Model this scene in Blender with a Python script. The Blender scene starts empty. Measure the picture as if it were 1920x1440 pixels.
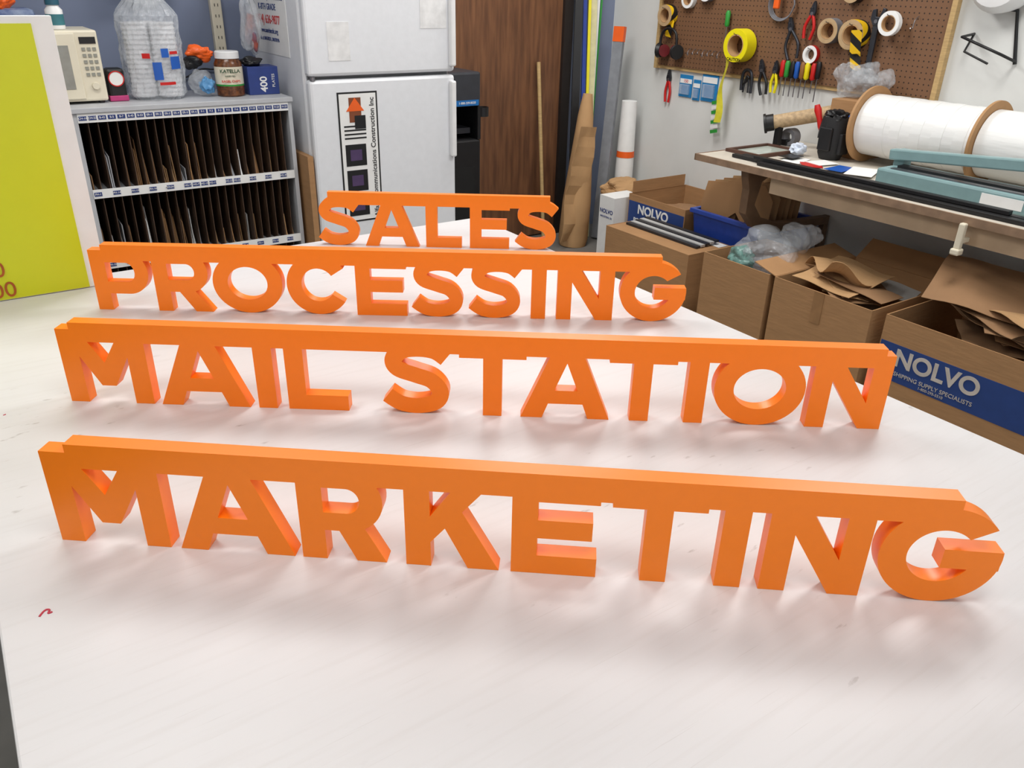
import bpy, bmesh, math, random
from mathutils import Vector, Matrix, Euler, noise
from mathutils.geometry import delaunay_2d_cdt
random.seed(4)
S=bpy.context.scene
S.view_settings.view_transform='Standard'
PI=math.pi
def rad(d): return math.radians(d)
def srgb(r,g,b):
    return tuple(((c/255)/12.92 if c/255<=.04045 else (((c/255)+.055)/1.055)**2.4) for c in (r,g,b))+(1,)
MATS={}
def mat(name,col,rough=.5,var=.08,scale=20,bump=0,metal=0,alpha=1,stretch=(1,1,1),col2=None,trans=0,emit=0,bscale=None):
    if name in MATS: return MATS[name]
    m=bpy.data.materials.new(name); m.use_nodes=True; nt=m.node_tree; b=nt.nodes['Principled BSDF']
    c=srgb(*col)
    tc=nt.nodes.new('ShaderNodeTexCoord'); mp=nt.nodes.new('ShaderNodeMapping'); nz=nt.nodes.new('ShaderNodeTexNoise')
    mp.inputs['Scale'].default_value=stretch; nz.inputs['Scale'].default_value=scale; nz.inputs['Detail'].default_value=5
    nt.links.new(tc.outputs['Object'],mp.inputs[0]); nt.links.new(mp.outputs[0],nz.inputs['Vector'])
    rp=nt.nodes.new('ShaderNodeValToRGB'); nt.links.new(nz.outputs['Fac'],rp.inputs[0])
    d=srgb(*col2) if col2 else tuple(x*(1-var*2) for x in c[:3])+(1,)
    rp.color_ramp.elements[0].position=.35; rp.color_ramp.elements[1].position=.65
    rp.color_ramp.elements[0].color=d; rp.color_ramp.elements[1].color=c
    nt.links.new(rp.outputs[0],b.inputs['Base Color'])
    b.inputs['Roughness'].default_value=rough; b.inputs['Metallic'].default_value=metal; b.inputs['Alpha'].default_value=alpha
    if trans: b.inputs['Transmission Weight'].default_value=trans
    if emit: b.inputs['Emission Color'].default_value=c; b.inputs['Emission Strength'].default_value=emit
    if bump:
        bp=nt.nodes.new('ShaderNodeBump'); bp.inputs['Strength'].default_value=bump; bp.inputs['Distance'].default_value=.01
        n2=nt.nodes.new('ShaderNodeTexNoise'); n2.inputs['Scale'].default_value=bscale or scale*2
        nt.links.new(mp.outputs[0],n2.inputs['Vector']); nt.links.new(n2.outputs['Fac'],bp.inputs['Height']); nt.links.new(bp.outputs[0],b.inputs['Normal'])
    MATS[name]=m; return m
# ---------- materials
ORANGE=mat('orange_pvc',(255,131,4),.36,.01,60,0)
WHITEP=mat('white_plastic',(236,236,236),.35,.02)
BLACK=mat('black_plastic',(22,22,24),.45,.1)
BLACKR=mat('black_rubber',(30,30,32),.7,.1)
STEEL=mat('steel',(150,150,155),.3,.1,metal=.9)
DSTEEL=mat('dark_steel',(70,72,78),.4,.1,metal=.7)
CARD=mat('cardboard',(172,130,88),.8,.05,8,.1,stretch=(1,1,6))
CARDD=mat('cardboard_inner',(136,100,66),.85,.08,8,.1)
KRAFT=mat('kraft_paper',(190,150,105),.85,.06,6,.3)
KRAFTD=mat('brown_board',(150,114,80),.85,.06,6,.1)
BLUEB=mat('print_blue',(38,66,128),.6,.05)
NAVY=mat('label_blue',(36,58,120),.5,.02)
RED=mat('red_plastic',(200,30,28),.4,.03)
BLUE=mat('blue_plastic',(30,90,180),.4,.03)
YELLOW=mat('yellow_vinyl',(236,222,20),.4,.03)
GREEN=mat('green_plastic',(50,150,60),.4,.03)
CREAM=mat('cream_plastic',(226,218,196),.4,.02)
CLEAR=mat('clear_poly',(225,230,235),.15,.02,alpha=.28,bump=.4,scale=30)
MILK=mat('milky_poly',(220,225,230),.14,.05,alpha=.27,bump=.6,scale=30)
WHITE=mat('white_paper',(238,238,236),.7,.02)
ORP=mat('orange_plastic',(240,100,30),.4,.03)
TEAL=mat('sealer_teal',(128,158,160),.35,.04)
WOODL=mat('light_wood',(196,164,112),.6,.1,20,stretch=(1,1,8))
GREYL=mat('grey_laminate',(188,188,186),.4,.04)

def link(o,p=None):
    S.collection.objects.link(o)
    if p is not None: o.parent=p
    return o
def E(name,loc=(0,0,0),rot=(0,0,0),M=None,p=None):
    o=bpy.data.objects.new(name,None); o.empty_display_size=.05; link(o,p)
    if M is not None: o.matrix_world=M
    else: o.location=loc; o.rotation_euler=rot
    return o
def WallE(name,y,z,x=3.875):   # frame on right wall: local x -> -Y, local y -> +Z, local z -> into room
    return E(name,M=Matrix(((0,0,-1,x),(-1,0,0,y),(0,1,0,z),(0,0,0,1))))
def fin(bm,name,p,m,loc=(0,0,0),rot=(0,0,0),smooth=False,bev=0,seg=2):
    me=bpy.data.meshes.new(name); bmesh.ops.recalc_face_normals(bm,faces=bm.faces[:]); bm.to_mesh(me); bm.free()
    if m: me.materials.append(m)
    if smooth:
        for f in me.polygons: f.use_smooth=True
        me.set_sharp_from_angle(angle=rad(40))
    o=bpy.data.objects.new(name,me); link(o,p); o.location=loc; o.rotation_euler=rot
    if bev:
        b=o.modifiers.new('bevel','BEVEL'); b.width=bev; b.segments=seg; b.limit_method='ANGLE'; b.angle_limit=rad(40)
    return o
def box(p,name,c,s,m,bev=0,rot=(0,0,0)):
    bm=bmesh.new(); bmesh.ops.create_cube(bm,size=1); bmesh.ops.scale(bm,vec=s,verts=bm.verts)
    return fin(bm,name,p,m,c,rot,bev=bev)
def bx(p,name,x0,x1,y0,y1,z0,z1,m,bev=0):
    return box(p,name,((x0+x1)/2,(y0+y1)/2,(z0+z1)/2),(x1-x0,y1-y0,z1-z0),m,bev)
def lathe(p,name,prof,m,loc=(0,0,0),rot=(0,0,0),n=32,smooth=True,close=True):
    bm=bmesh.new(); rings=[]
    for r,z in prof:
        rings.append([bm.verts.new((r*math.cos(2*PI*i/n),r*math.sin(2*PI*i/n),z)) for i in range(n)])
    for a,b in zip(rings,rings[1:]):
        for i in range(n): bm.faces.new((a[i],a[(i+1)%n],b[(i+1)%n],b[i]))
    if close:
        bm.faces.new(rings[0][::-1]); bm.faces.new(rings[-1])
    return fin(bm,name,p,m,loc,rot,smooth)
def cyl(p,name,r,h,m,loc=(0,0,0),rot=(0,0,0),n=32): return lathe(p,name,[(r,0),(r,h)],m,loc,rot,n)
def ring(p,name,ro,ri,h,m,loc=(0,0,0),rot=(0,0,0),n=40):
    bm=bmesh.new(); prof=[(ri,0),(ro,0),(ro,h),(ri,h)]; R=[]
    for r,z in prof: R.append([bm.verts.new((r*math.cos(2*PI*i/n),r*math.sin(2*PI*i/n),z)) for i in range(n)])
    for k in range(4):
        a,b=R[k],R[(k+1)%4]
        for i in range(n): bm.faces.new((a[i],a[(i+1)%n],b[(i+1)%n],b[i]))
    return fin(bm,name,p,m,loc,rot,True)
def tube(p,name,pts,r,m,cyclic=False,smooth=True,flat=None):
    cu=bpy.data.curves.new(name,'CURVE'); cu.dimensions='3D'; cu.bevel_depth=r; cu.bevel_resolution=3; cu.use_fill_caps=True
    sp=cu.splines.new('NURBS' if (smooth and len(pts)>2) else 'POLY'); sp.points.add(len(pts)-1)
    for q,v in zip(sp.points,pts): q.co=(v[0],v[1],v[2],1)
    if smooth and len(pts)>2: sp.order_u=3; sp.use_endpoint_u=True; sp.resolution_u=6
    sp.use_cyclic_u=cyclic
    t=bpy.data.objects.new('t',cu); S.collection.objects.link(t)
    dg=bpy.context.evaluated_depsgraph_get(); me=bpy.data.meshes.new_from_object(t.evaluated_get(dg)); bpy.data.objects.remove(t)
    me.name=name; me.materials.clear(); me.materials.append(m)
    for f in me.polygons: f.use_smooth=True
    o=bpy.data.objects.new(name,me); link(o,p)
    if flat: o.scale=flat
    return o
def text(p,body,org,xd,yd,size,m,align='CENTER',bold=0.0,sx=1.0,ext=.0006,name='lettering'):
    cu=bpy.data.curves.new('txt','FONT'); cu.body=body; cu.size=size; cu.align_x=align; cu.align_y='CENTER'; cu.offset=bold*size; cu.extrude=ext
    t=bpy.data.objects.new('t',cu); S.collection.objects.link(t)
    dg=bpy.context.evaluated_depsgraph_get(); me=bpy.data.meshes.new_from_object(t.evaluated_get(dg)); bpy.data.objects.remove(t)
    me.materials.clear(); me.materials.append(m)
    o=bpy.data.objects.new(name,me); link(o,p)
    X=Vector(xd).normalized(); Y=Vector(yd).normalized(); Z=X.cross(Y)
    M=Matrix((X*sx,Y,Z)).transposed().to_4x4(); M.translation=Vector(org); o.matrix_local=M
    return o
def prism(p,name,pts,th,m,loc=(0,0,0),rot=(0,0,0),bev=0):
    bm=bmesh.new(); a=[bm.verts.new((x,y,0)) for x,y in pts]; b=[bm.verts.new((x,y,th)) for x,y in pts]
    bm.faces.new(a[::-1]); bm.faces.new(b); n=len(pts)
    for i in range(n): bm.faces.new((a[i],a[(i+1)%n],b[(i+1)%n],b[i]))
    return fin(bm,name,p,m,loc,rot,bev=bev)
def blob(p,name,c,s,m,seed=0,amp=.25,fr=3,sub=4,rot=(0,0,0),flatbot=False,smooth=True):
    bm=bmesh.new(); bmesh.ops.create_icosphere(bm,subdivisions=sub,radius=1)
    for v in bm.verts:
        q=v.co.copy(); n=noise.noise(q*fr*.7+Vector((seed*7.3,seed*3.1,seed)))+.35*noise.noise(q*fr*1.5+Vector((seed,5,2)))
        v.co=q*(1+amp*n)
        if flatbot and v.co.z<-.7: v.co.z=-.7
        v.co=Vector((v.co.x*s[0],v.co.y*s[1],v.co.z*s[2]))
    return fin(bm,name,p,m,c,rot,smooth)
def film(p,name,c,s,m,seed=0,rot=(0,0,0)):
    # crumpled plastic film: faceted folded skin
    bm=bmesh.new(); bmesh.ops.create_icosphere(bm,subdivisions=4,radius=1)
    for v in bm.verts:
        q=v.co.copy(); pts=noise.voronoi(q*1.7+Vector((seed*3.7,seed,seed*1.3)))[0]
        n=(pts[1]-pts[0]); l=noise.noise(q*1.1+Vector((seed,seed*2.1,0)))
        v.co=q*(.88+.24*min(n,.7)+.45*l)
        v.co=Vector((v.co.x*s[0],v.co.y*s[1],v.co.z*s[2]))
    return fin(bm,name,p,m,c,rot,False)
def sheet(p,name,w,d,m,loc,rot,amp=.01,seed=0,th=.002,n=12):
    bm=bmesh.new(); bmesh.ops.create_grid(bm,x_segments=n,y_segments=n,size=.5)
    for v in bm.verts:
        v.co.x*=w; v.co.y*=d; v.co.z=amp*noise.noise(Vector((v.co.x*6+seed,v.co.y*6,seed)))*2
    o=fin(bm,name,p,m,loc,rot); s=o.modifiers.new('s','SOLIDIFY'); s.thickness=th; return o

# ================= ROOM =================
FLOOR=mat('concrete_floor',(118,116,112),.6,.12,5,.1)
WALLW=mat('wall_paint_light',(220,221,218),.8,.03,4,.03)
WALLB=mat('wall_paint_bluegrey',(122,132,156),.8,.03,4,.03)
CEIL=mat('ceiling_white',(215,215,212),.9,.02)
XR=3.9; YB=4.55; XL=-2.8; YF=-3.0
r_=None
bx(r_,'floor',XL-.1,XR+.1,YF-.1,YB+.1,-.1,0,FLOOR)
bx(r_,'wall_back',XL-.1,XR+.1,YB,YB+.1,0,2.9,WALLB)
bx(r_,'wall_right',XR,XR+.1,YF,YB,0,2.9,WALLW)
bx(r_,'wall_left',XL-.1,XL,YF,YB,0,2.9,WALLW)
bx(r_,'ceiling',XL-.1,XR+.1,YF-.1,YB+.1,2.9,3.0,CEIL)
bx(r_,'baseboard_right',XR-.012,XR,YF,YB-.02,0,.1,mat('vinyl_base',(150,150,148),.5))
# door
WOOD=mat('door_wood',(122,82,54),.5,.2,6,.05,stretch=(6,6,.6),col2=(92,60,40))
d=E('door_1',(0,0,0))
bx(d,'leaf',2.5,3.43,YB-.045,YB-.001,.01,2.05,WOOD)
bx(d,'frame_dark',3.43,3.50,YB-.07,YB-.001,0,2.12,mat('door_frame',(38,32,30),.5))
bx(d,'frame_dark_left',2.43,2.5,YB-.07,YB-.001,0,2.12,MATS['door_frame'])
bx(d,'frame_head',2.43,3.50,YB-.07,YB-.001,2.06,2.13,MATS['door_frame'])
cyl(d,'knob',.028,.05,STEEL,(2.58,YB-.045,1.0),(PI/2,0,0))
# ceiling fixtures
LP=mat('light_panel',(255,250,240),.5,emit=1.5)
for (x,y,en) in ((.4,.2,12),(.4,2.6,24),(2.6,1.4,31),(2.6,3.4,36),(-1.4,1.4,16)):
    e=E('ceiling_light',(x,y,2.88))
    bx(e,'housing',-.62,.62,-.32,.32,-.03,.019,WHITEP); bx(e,'diffuser',-.58,.58,-.28,.28,-.036,-.031,LP)
    l=bpy.data.lights.new('troffer','AREA'); l.shape='RECTANGLE'; l.size=1.15; l.size_y=.55; l.energy=en; l.color=(1,.99,.975)
    o=bpy.data.objects.new('lamp',l); link(o,e); o.location=(0,0,-.05)

# ================= TABLE =================
def table_mat():
    m=bpy.data.materials.new('white_cutting_surface'); m.use_nodes=True; nt=m.node_tree; b=nt.nodes['Principled BSDF']; N=nt.nodes.new; L=nt.links.new
    tc=N('ShaderNodeTexCoord')
    def nz(scale,st,lo,hi,rot=0,det=6):
        mp=N('ShaderNodeMapping'); mp.inputs['Scale'].default_value=st; mp.inputs['Rotation'].default_value=(0,0,rot); n=N('ShaderNodeTexNoise'); n.inputs['Scale'].default_value=scale; n.inputs['Detail'].default_value=det
        r=N('ShaderNodeMapRange'); r.inputs[1].default_value=lo; r.inputs[2].default_value=hi
        L(tc.outputs['Object'],mp.inputs[0]); L(mp.outputs[0],n.inputs['Vector']); L(n.outputs['Fac'],r.inputs[0]); return r.outputs[0]
    def mix(a,fac,col):
        x=N('ShaderNodeMix'); x.data_type='RGBA'; L(fac,x.inputs[0])
        if isinstance(a,tuple): x.inputs[6].default_value=a
        else: L(a,x.inputs[6])
        x.inputs[7].default_value=col; return x.outputs[2]
    def mul(a,k):
        x=N('ShaderNodeMath'); x.operation='MULTIPLY'; L(a,x.inputs[0]); 
        if isinstance(k,float): x.inputs[1].default_value=k
        else: L(k,x.inputs[1])
        return x.outputs[0]
    c=mix(srgb(217,215,216),mul(nz(2.2,(1,1,1),.45,.75),.55),srgb(207,203,201))
    c=mix(c,mul(nz(9,(.6,9,1),.5,.75,rad(-32)),.20),srgb(194,188,184))
    c=mix(c,mul(nz(30,(.25,14,1),.66,.74,rad(20)),.28),srgb(176,168,163))
    c=mix(c,mul(mul(nz(22,(1,3,1),.67,.72,rad(-40)),nz(1.5,(1,1,1),.52,.6)),.4),srgb(130,118,110))
    L(c,b.inputs['Base Color']); b.inputs['Roughness'].default_value=.42; b.inputs['Specular IOR Level'].default_value=.4
    return m
t=E('cutting_table')
TX0,TX1,TY0,TY1=-.09,1.39,-.25,2.245
bx(t,'top',TX0,TX1,TY0,TY1,.885,.9,table_mat(),.003)
bx(t,'substrate',TX0+.004,TX1-.004,TY0+.004,TY1-.004,.85,.8845,mat('mdf',(150,130,105),.7))
TF=mat('table_frame',(70,72,76),.5)
for x in (TX0+.08,TX1-.08):
    for y in (TY0+.1,(TY0+TY1)/2,TY1-.1): box(t,'leg',(x,y,.39),(.07,.07,.78),TF,.004)
    box(t,'rail',(x,(TY0+TY1)/2,.815),(.05,TY1-TY0-.1,.07),TF)
for y in (TY0+.1,TY1-.1): box(t,'cross_rail',((TX0+TX1)/2,y,.815),(TX1-TX0-.1,.05,.069),TF)
RM=mat('red_marker',(205,60,80),.6)
k=E('marker_scribble'); 
tube(k,'stroke',[(-.047,.930,.9002),(-.041,.940,.9002),(-.034,.937,.9002),(-.039,.929,.9002),(-.033,.931,.9002)],.0013,RM)
tube(k,'dot',[(-.038,1.52,.9002),(-.034,1.522,.9002)],.001,RM)

# ================= SIGNS =================
T_=.235
def arc(cx,cy,rx,ry,a0,a1,n=24): return [(cx+rx*math.cos(rad(a0+(a1-a0)*i/n)),cy+ry*math.sin(rad(a0+(a1-a0)*i/n))) for i in range(n+1)]
def rc(x0,y0,x1,y1): return [(x0,y0),(x1,y0),(x1,y1),(x0,y1)]
def stroke(pts,w):
    P=[]; n=len(pts)
    for i in range(n-1):
        p0=pts[max(i-1,0)];p1=pts[i];p2=pts[i+1];p3=pts[min(i+2,n-1)]
        for k in range(6):
            u=k/6
            P.append(tuple(.5*((2*p1[j])+(-p0[j]+p2[j])*u+(2*p0[j]-5*p1[j]+4*p2[j]-p3[j])*u*u+(-p0[j]+3*p1[j]-3*p2[j]+p3[j])*u**3) for j in (0,1)))
    P.append(pts[-1]); A=[];B=[]
    for i,q in enumerate(P):
        a=P[max(i-1,0)];b=P[min(i+1,len(P)-1)]; dx,dy=b[0]-a[0],b[1]-a[1]; l=math.hypot(dx,dy); nx,ny=-dy/l*w/2,dx/l*w/2
        A.append((q[0]+nx,q[1]+ny)); B.append((q[0]-nx,q[1]-ny))
    return A+B[::-1]
def glyph(ch,w):
    t=T_
    if ch=='M': return [(rc(0,0,t,1),[]),(rc(w-t,0,w,1),[]),([(0,1),(.27,1),(w/2,.56),(w-.27,1),(w,1),(w-t,.64),(w/2+.09,.24),(w/2-.09,.24),(t,.64)],[])]
    if ch=='A':
        fx=lambda y:.265+(w/2-.265)*y/.76
        return [([(0,0),(w/2-.15,1),(w/2+.15,1),(w,0)],[[(.265,-.01),(fx(.2),.2),(w-fx(.2),.2),(w-.265,-.01)],[(fx(.385),.385),(w-fx(.385),.385),(w/2,.76)]])]
    if ch in 'RP':
        b=.33 if ch=='R' else .28; ry=(1-b)/2; cy=b+ry; rx=.34
        o=[(rc(0,0,t,1),[]),([(0,b),(w-rx,b)]+arc(w-rx,cy,rx,ry,-90,90)+[(0,1)],[[(t,cy-ry+.2),(w-rx,cy-ry+.2)]+arc(w-rx,cy,rx-.215,ry-.2,-90,90)[1:-1]+[(w-rx,cy+ry-.2),(t,cy+ry-.2)]])]
        if ch=='R': o.append(([(.34,.40),(.60,.40),(w+.01,0),(w-.27,0)],[]))
        return o
    if ch=='K': return [(rc(0,0,t,1),[]),([(t-.02,.25),(t-.02,.53),(w-.33,1),(w-.03,1)],[]),([(.36,.46),(.53,.63),(w,0),(w-.29,0)],[])]
    if ch=='E': return [(rc(0,0,t,1),[]),(rc(0,0,w,.205),[]),(rc(0,.40,w*.93,.60),[]),(rc(0,.795,w,1),[])]
    if ch=='L': return [(rc(0,0,t,1),[]),(rc(0,0,w,.205),[])]
    if ch=='T': return [(rc(w/2-t/2,0,w/2+t/2,1),[]),(rc(0,.79,w,1),[])]
    if ch=='I': return [(rc(0,0,t,1),[])]
    if ch=='N': return [(rc(0,0,t,1),[]),(rc(w-t,0,w,1),[]),([(0,1),(.27,1),(w,0),(w-.27,0)],[])]
    if ch in 'OCG':
        o=arc(w/2,.5,w/2,.5,0,354,59); h=arc(w/2,.5,w/2-.24,.5-.225,0,354,59); c=w/2
        if ch=='O': return [(o,[h])]
        if ch=='C': return [(o,[h,[(c-.02,.5),(c+1.2,.5-.80),(c+1.2,.5+.80)]])]
        return [(o,[h,[(c,.575),(c+2,.575),(c+2,1.7)]]),(rc(c+.02,.375,w-.005,.575),[])]
    if ch=='S':
        q=[(.80,.77),(.66,.865),(.46,.893),(.26,.86),(.15,.74),(.20,.615),(.42,.535),(.62,.46),(.725,.31),(.66,.165),(.44,.107),(.22,.14),(.06,.245)]
        return [(stroke(q,.214),[])]
def inside(pt,poly):
    x,y=pt; c=False; n=len(poly); j=n-1
    for i in range(n):
        xi,yi=poly[i];xj,yj=poly[j]
        if (yi>y)!=(yj>y) and x<(xj-xi)*(y-yi)/(yj-yi)+xi: c=not c
        j=i
    return c
def sign(name,org,ang,letters,bar,h,z0,z1,th=.025):
    shapes=[]
    for ch,a,b in letters:
        for s,hs in glyph(ch,(b-a)/h):
            shapes.append(([(a+x*h,y*h) for x,y in s],[[(a+x*h,y*h) for x,y in q] for q in hs]))
    shapes.append((rc(bar[0],z0,bar[1],z1),[]))
    V=[];Ed=[];bb=[]
    for s,hs in shapes:
        for poly in [s]+hs:
            i0=len(V); V+= [Vector(q) for q in poly]; n=len(poly); Ed+=[(i0+i,i0+(i+1)%n) for i in range(n)]
        bb.append((min(q[0] for q in s),max(q[0] for q in s)))
    r=delaunay_2d_cdt(V,Ed,[],0,1e-6); vo,fo=r[0],r[2]
    bm=bmesh.new(); vs={}
    keep=[]
    for f in fo:
        c=sum((vo[i] for i in f),Vector((0,0)))/len(f)
        ok=False
        for (s,hs),(a,b) in zip(shapes,bb):
            if a<=c.x<=b and inside(c,s) and not any(inside(c,q) for q in hs): ok=True;break
        if ok: keep.append(list(f))
    ec={}
    for f in keep:
        for i in f:
            if i not in vs: vs[i]=(bm.verts.new((vo[i].x,0,vo[i].y)),bm.verts.new((vo[i].x,th,vo[i].y)))
        bm.faces.new([vs[i][0] for i in f]); bm.faces.new([vs[i][1] for i in f][::-1])
        for a,b in zip(f,f[1:]+f[:1]): ec[(a,b)]=1
    for (a,b) in ec:
        if (b,a) not in ec: bm.faces.new((vs[a][0],vs[b][0],vs[b][1],vs[a][1]))
    o=fin(bm,name,None,ORANGE,(org[0],org[1],.9002),(0,0,rad(ang)),True)
    return o
sign('marketing_letter_sign',(-.002,1.080),-38.67,[('M',0,.155),('A',.169,.328),('R',.339,.452),('K',.480,.604),('E',.620,.732),('T',.747,.866),('I',.886,.9195),('N',.943,1.070),('G',1.082,1.232)],(.036,1.166),.1425,.119,.155)
sign('mail_station_letter_sign',(.071,1.517),-35.93,[('M',0,.153),('A',.167,.329),('I',.345,.3785),('L',.400,.509),('S',.572,.700),('T',.709,.827),('A',.819,.978),('T',.972,1.090),('I',1.111,1.1445),('O',1.158,1.317),('N',1.327,1.460)],(.025,1.443),.1425,.119,.155)
sign('processing_letter_sign',(.194,1.979),-34.3,[('P',0,.128),('R',.139,.264),('O',.273,.432),('C',.442,.586),('E',.600,.716),('S',.727,.854),('S',.859,.986),('I',1.003,1.0365),('N',1.062,1.192),('G',1.206,1.358)],(.030,1.296),.1425,.119,.155)
sign('sales_letter_sign',(.942,2.130),-34.6,[('S',-.142,-.016),('A',-.006,.152),('L',.172,.276),('E',.300,.415),('S',.432,.562)],(-.108,.530),.1425,.120,.155,.02)

# ================= LIME BOARD =================
b=E('foam_board_sign')
LIME=mat('lime_print',(208,214,22),.4,.01)
bx(b,'panel',-.75,.242,2.150,2.175,.901,1.515,WHITE,.001)
bx(b,'lime_face',-.72,.200,2.1475,2.150,.903,1.500,LIME)
RO=mat('rust_print',(176,84,20),.5)
text(b,'0',(.020,2.146,.975),(1,0,0),(0,0,1),.052,RO)
text(b,'00',(.020,2.146,.925),(1,0,0),(0,0,1),.052,RO)

# ================= MAIL SORTER =================
s=E('mail_sorter')
SG=mat('sorter_grey',(190,192,196),.45,.03); SLOT=mat('sorter_divider',(78,56,40),.6,.15); DARK=mat('sorter_interior',(26,20,17),.8)
x0,x1,yf,yb,zt=.42,1.325,3.75,4.16,1.115
bx(s,'top',x0-.005,x1+.005,yf-.01,yb,zt-.02,zt,SG,.002)
bx(s,'side_left',x0,x0+.018,yf,yb,0,zt-.02,SG); bx(s,'side_right',x1-.018,x1,yf,yb,0,zt-.02,SG)
bx(s,'back',x0+.018,x1-.018,yb-.012,yb-.001,.03,zt-.02,DARK)
strips=[1.07,.765,.46,.155]
n=24; pitch=(x1-x0-.036)/n
LT=['CH-16','CH-22','B-42','B-5','B-7','B-45','B-53','ER-1','ER-2','ER-3','ER-4','ER-5','ER-6','F-1','F-2','F-3','F-5','F-6','F-9','F-10','F-12','H-2','H-23','H-25']
LB=['PH-1','','PH-14','','PH-15','','PH-16','','MOUNT','','HG-7','HG-7','HG-10','HG-11','','HG-22','HG-23','','HG-25','','HG-02','','HG-40','']
for i,z in enumerate(strips):
    if i: bx(s,'shelf',x0+.018,x1-.018,yf+.004,yb-.012,z-.006,z+.006,SG)
    bx(s,'label_rail',x0+.018,x1-.018,yf-.004,yf+.004,z-.012,z+.024,WHITE)
    for j in range(n):
        tx=(LT if i==0 else LB)[(j+i*3)%n if i>1 else j]
        if not tx: continue
        cx=x0+.018+pitch*(j+.5)
        box(s,'label',(cx,yf-.0045,z+.006),(pitch*.82,.002,.016),NAVY)
        text(s,tx,(cx,yf-.006,z+.006),(1,0,0),(0,0,1),.0115,WHITE,ext=.0002,bold=.01)
for i,z in enumerate(strips[:-1]):
    zl=strips[i+1]+.006; zh=(z-.008 if i else zt-.02)
    for j in range(n):
        xx=x0+.018+pitch*j
        if j: bx(s,'divider',xx-.0015,xx+.0015,yf+.006,yb-.013,zl,zh,SLOT)
        if random.random()<.85:
            hh=random.uniform(.07,.22); dd=random.uniform(.006,.05); mm=random.choice([CARD,KRAFTD,KRAFT,WHITE,SG,CARD])
            for q in range(random.randint(1,3)):
                yy=yf+dd+q*.01
                bm=bmesh.new(); X=xx+.008+q*.008
                pts=[(yy,zl+.001),(yb-.03,zl+.001),(yb-.03,zl+hh*1.1),(yy+random.uniform(0,.09),zl+hh*random.uniform(.7,1))]
                a=[bm.verts.new((X,p[0],p[1])) for p in pts]; c2=[bm.verts.new((X+.004,p[0],p[1])) for p in pts]
                bm.faces.new(a); bm.faces.new(c2[::-1])
                for kk in range(4): bm.faces.new((a[kk],a[(kk+1)%4],c2[(kk+1)%4],c2[kk]))
                fin(bm,'sheet',s,mm)
# ---- items on sorter
zt=1.1155
m_=E('microwave',(0,0,0))
bx(m_,'body',.30,.585,3.86,4.14,zt+.01,1.395,CREAM,.008)
bx(m_,'door',.305,.50,3.85,3.86,zt+.02,1.385,CREAM,.004)
bx(m_,'window',.32,.47,3.848,3.8505,zt+.06,1.34,mat('mw_window',(150,152,145),.2))
bx(m_,'display',.515,.575,3.857,3.8595,1.345,1.37,BLACK)
for i in range(5):
    for j in range(3): box(m_,'button',(.525+j*.020,3.858,1.325-i*.024),(.013,.004,.012),mat('mw_button',(150,150,140),.5))
lathe(m_,'knob',[(.015,0),(.013,.012)],CREAM,(.545,3.859,1.185),(PI/2,0,0))
for x in(.43,.56):
    for y in(3.89,4.11): cyl(m_,'foot',.012,.0105,BLACK,(x,y,zt))
v=E('pill_bottle',(.455,3.93,1.396)); lathe(v,'body',[(.030,0),(.032,.004),(.032,.07),(.022,.082),(.022,.088)],WHITEP); lathe(v,'label',[(.0325,.015),(.0325,.055)],mat('green_label',(60,120,130),.5),close=False); lathe(v,'cap',[(.026,0),(.026,.022)],mat('teal_cap',(40,90,110),.4),(0,0,.088))
v=E('desk_clock',(.632,3.93,zt)); box(v,'case',(0,0,.065),(.07,.07,.13),BLACK,.012); cyl(v,'dial',.027,.003,WHITE,(0,-.035,.09),(PI/2,0,0)); ring(v,'bezel',.031,.027,.005,RED,(0,-.035,.09),(PI/2,0,0)); box(v,'base_stripe',(0,-.001,.012),(.074,.076,.022),mat('pink_plastic',(190,60,120),.5),.003)
# cups in bag
v=E('bag_of_cups',(.80,3.95,zt))
CUP=mat('cup_foam',(226,226,228),.5,.02)
for i,(dx,dy) in enumerate(((-.055,-.01),(.05,-.03),(0,.06))):
    prof=[]
    for q in range(16): prof+=[(.049,.01+q*.019),(.052,.012+q*.019),(.052,.018+q*.019),(.049,.020+q*.019)]
    lathe(v,'cup_stack',prof,CUP,(dx,dy,0))
bm=bmesh.new(); rings=[]; NN=64
for i in range(20):
    z=.001+i*.022; base=.118 if z<.34 else .118-(z-.34)*.85
    if i==0: base=.10
    R_=[]
    for j in range(NN):
        ca,sa=math.cos(2*PI*j/NN),math.sin(2*PI*j/NN); rr_=base+.016*abs(noise.noise(Vector((ca*4,sa*4,z*11))))+.006*noise.noise(Vector((ca*9,sa*9,z*30)))
        R_.append(bm.verts.new((rr_*ca,rr_*sa,z)))
    rings.append(R_)
for a,b_ in zip(rings,rings[1:]):
    for j in range(NN): bm.faces.new((a[j],a[(j+1)%NN],b_[(j+1)%NN],b_[j]))
fin(bm,'bag',v,mat('cup_bag_poly',(220,225,230),.16,.05,alpha=.38,bump=.6,scale=30),smooth=False)
film(v,'bag_neck',(.0,0,.40),(.085,.07,.035),MILK,3)
def patch(p,a,z,wd,hh,m,R_=.130):
    bm=bmesh.new(); n0=6; vs=[]
    for i in range(n0+1):
        th=rad(a-wd/2+wd*i/n0); vs.append((bm.verts.new((R_*math.cos(th),R_*math.sin(th),z-hh/2)),bm.verts.new((R_*math.cos(th),R_*math.sin(th),z+hh/2))))
    for i in range(n0): bm.faces.new((vs[i][0],vs[i+1][0],vs[i+1][1],vs[i][1]))
    fin(bm,'label_patch',p,m)
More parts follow.
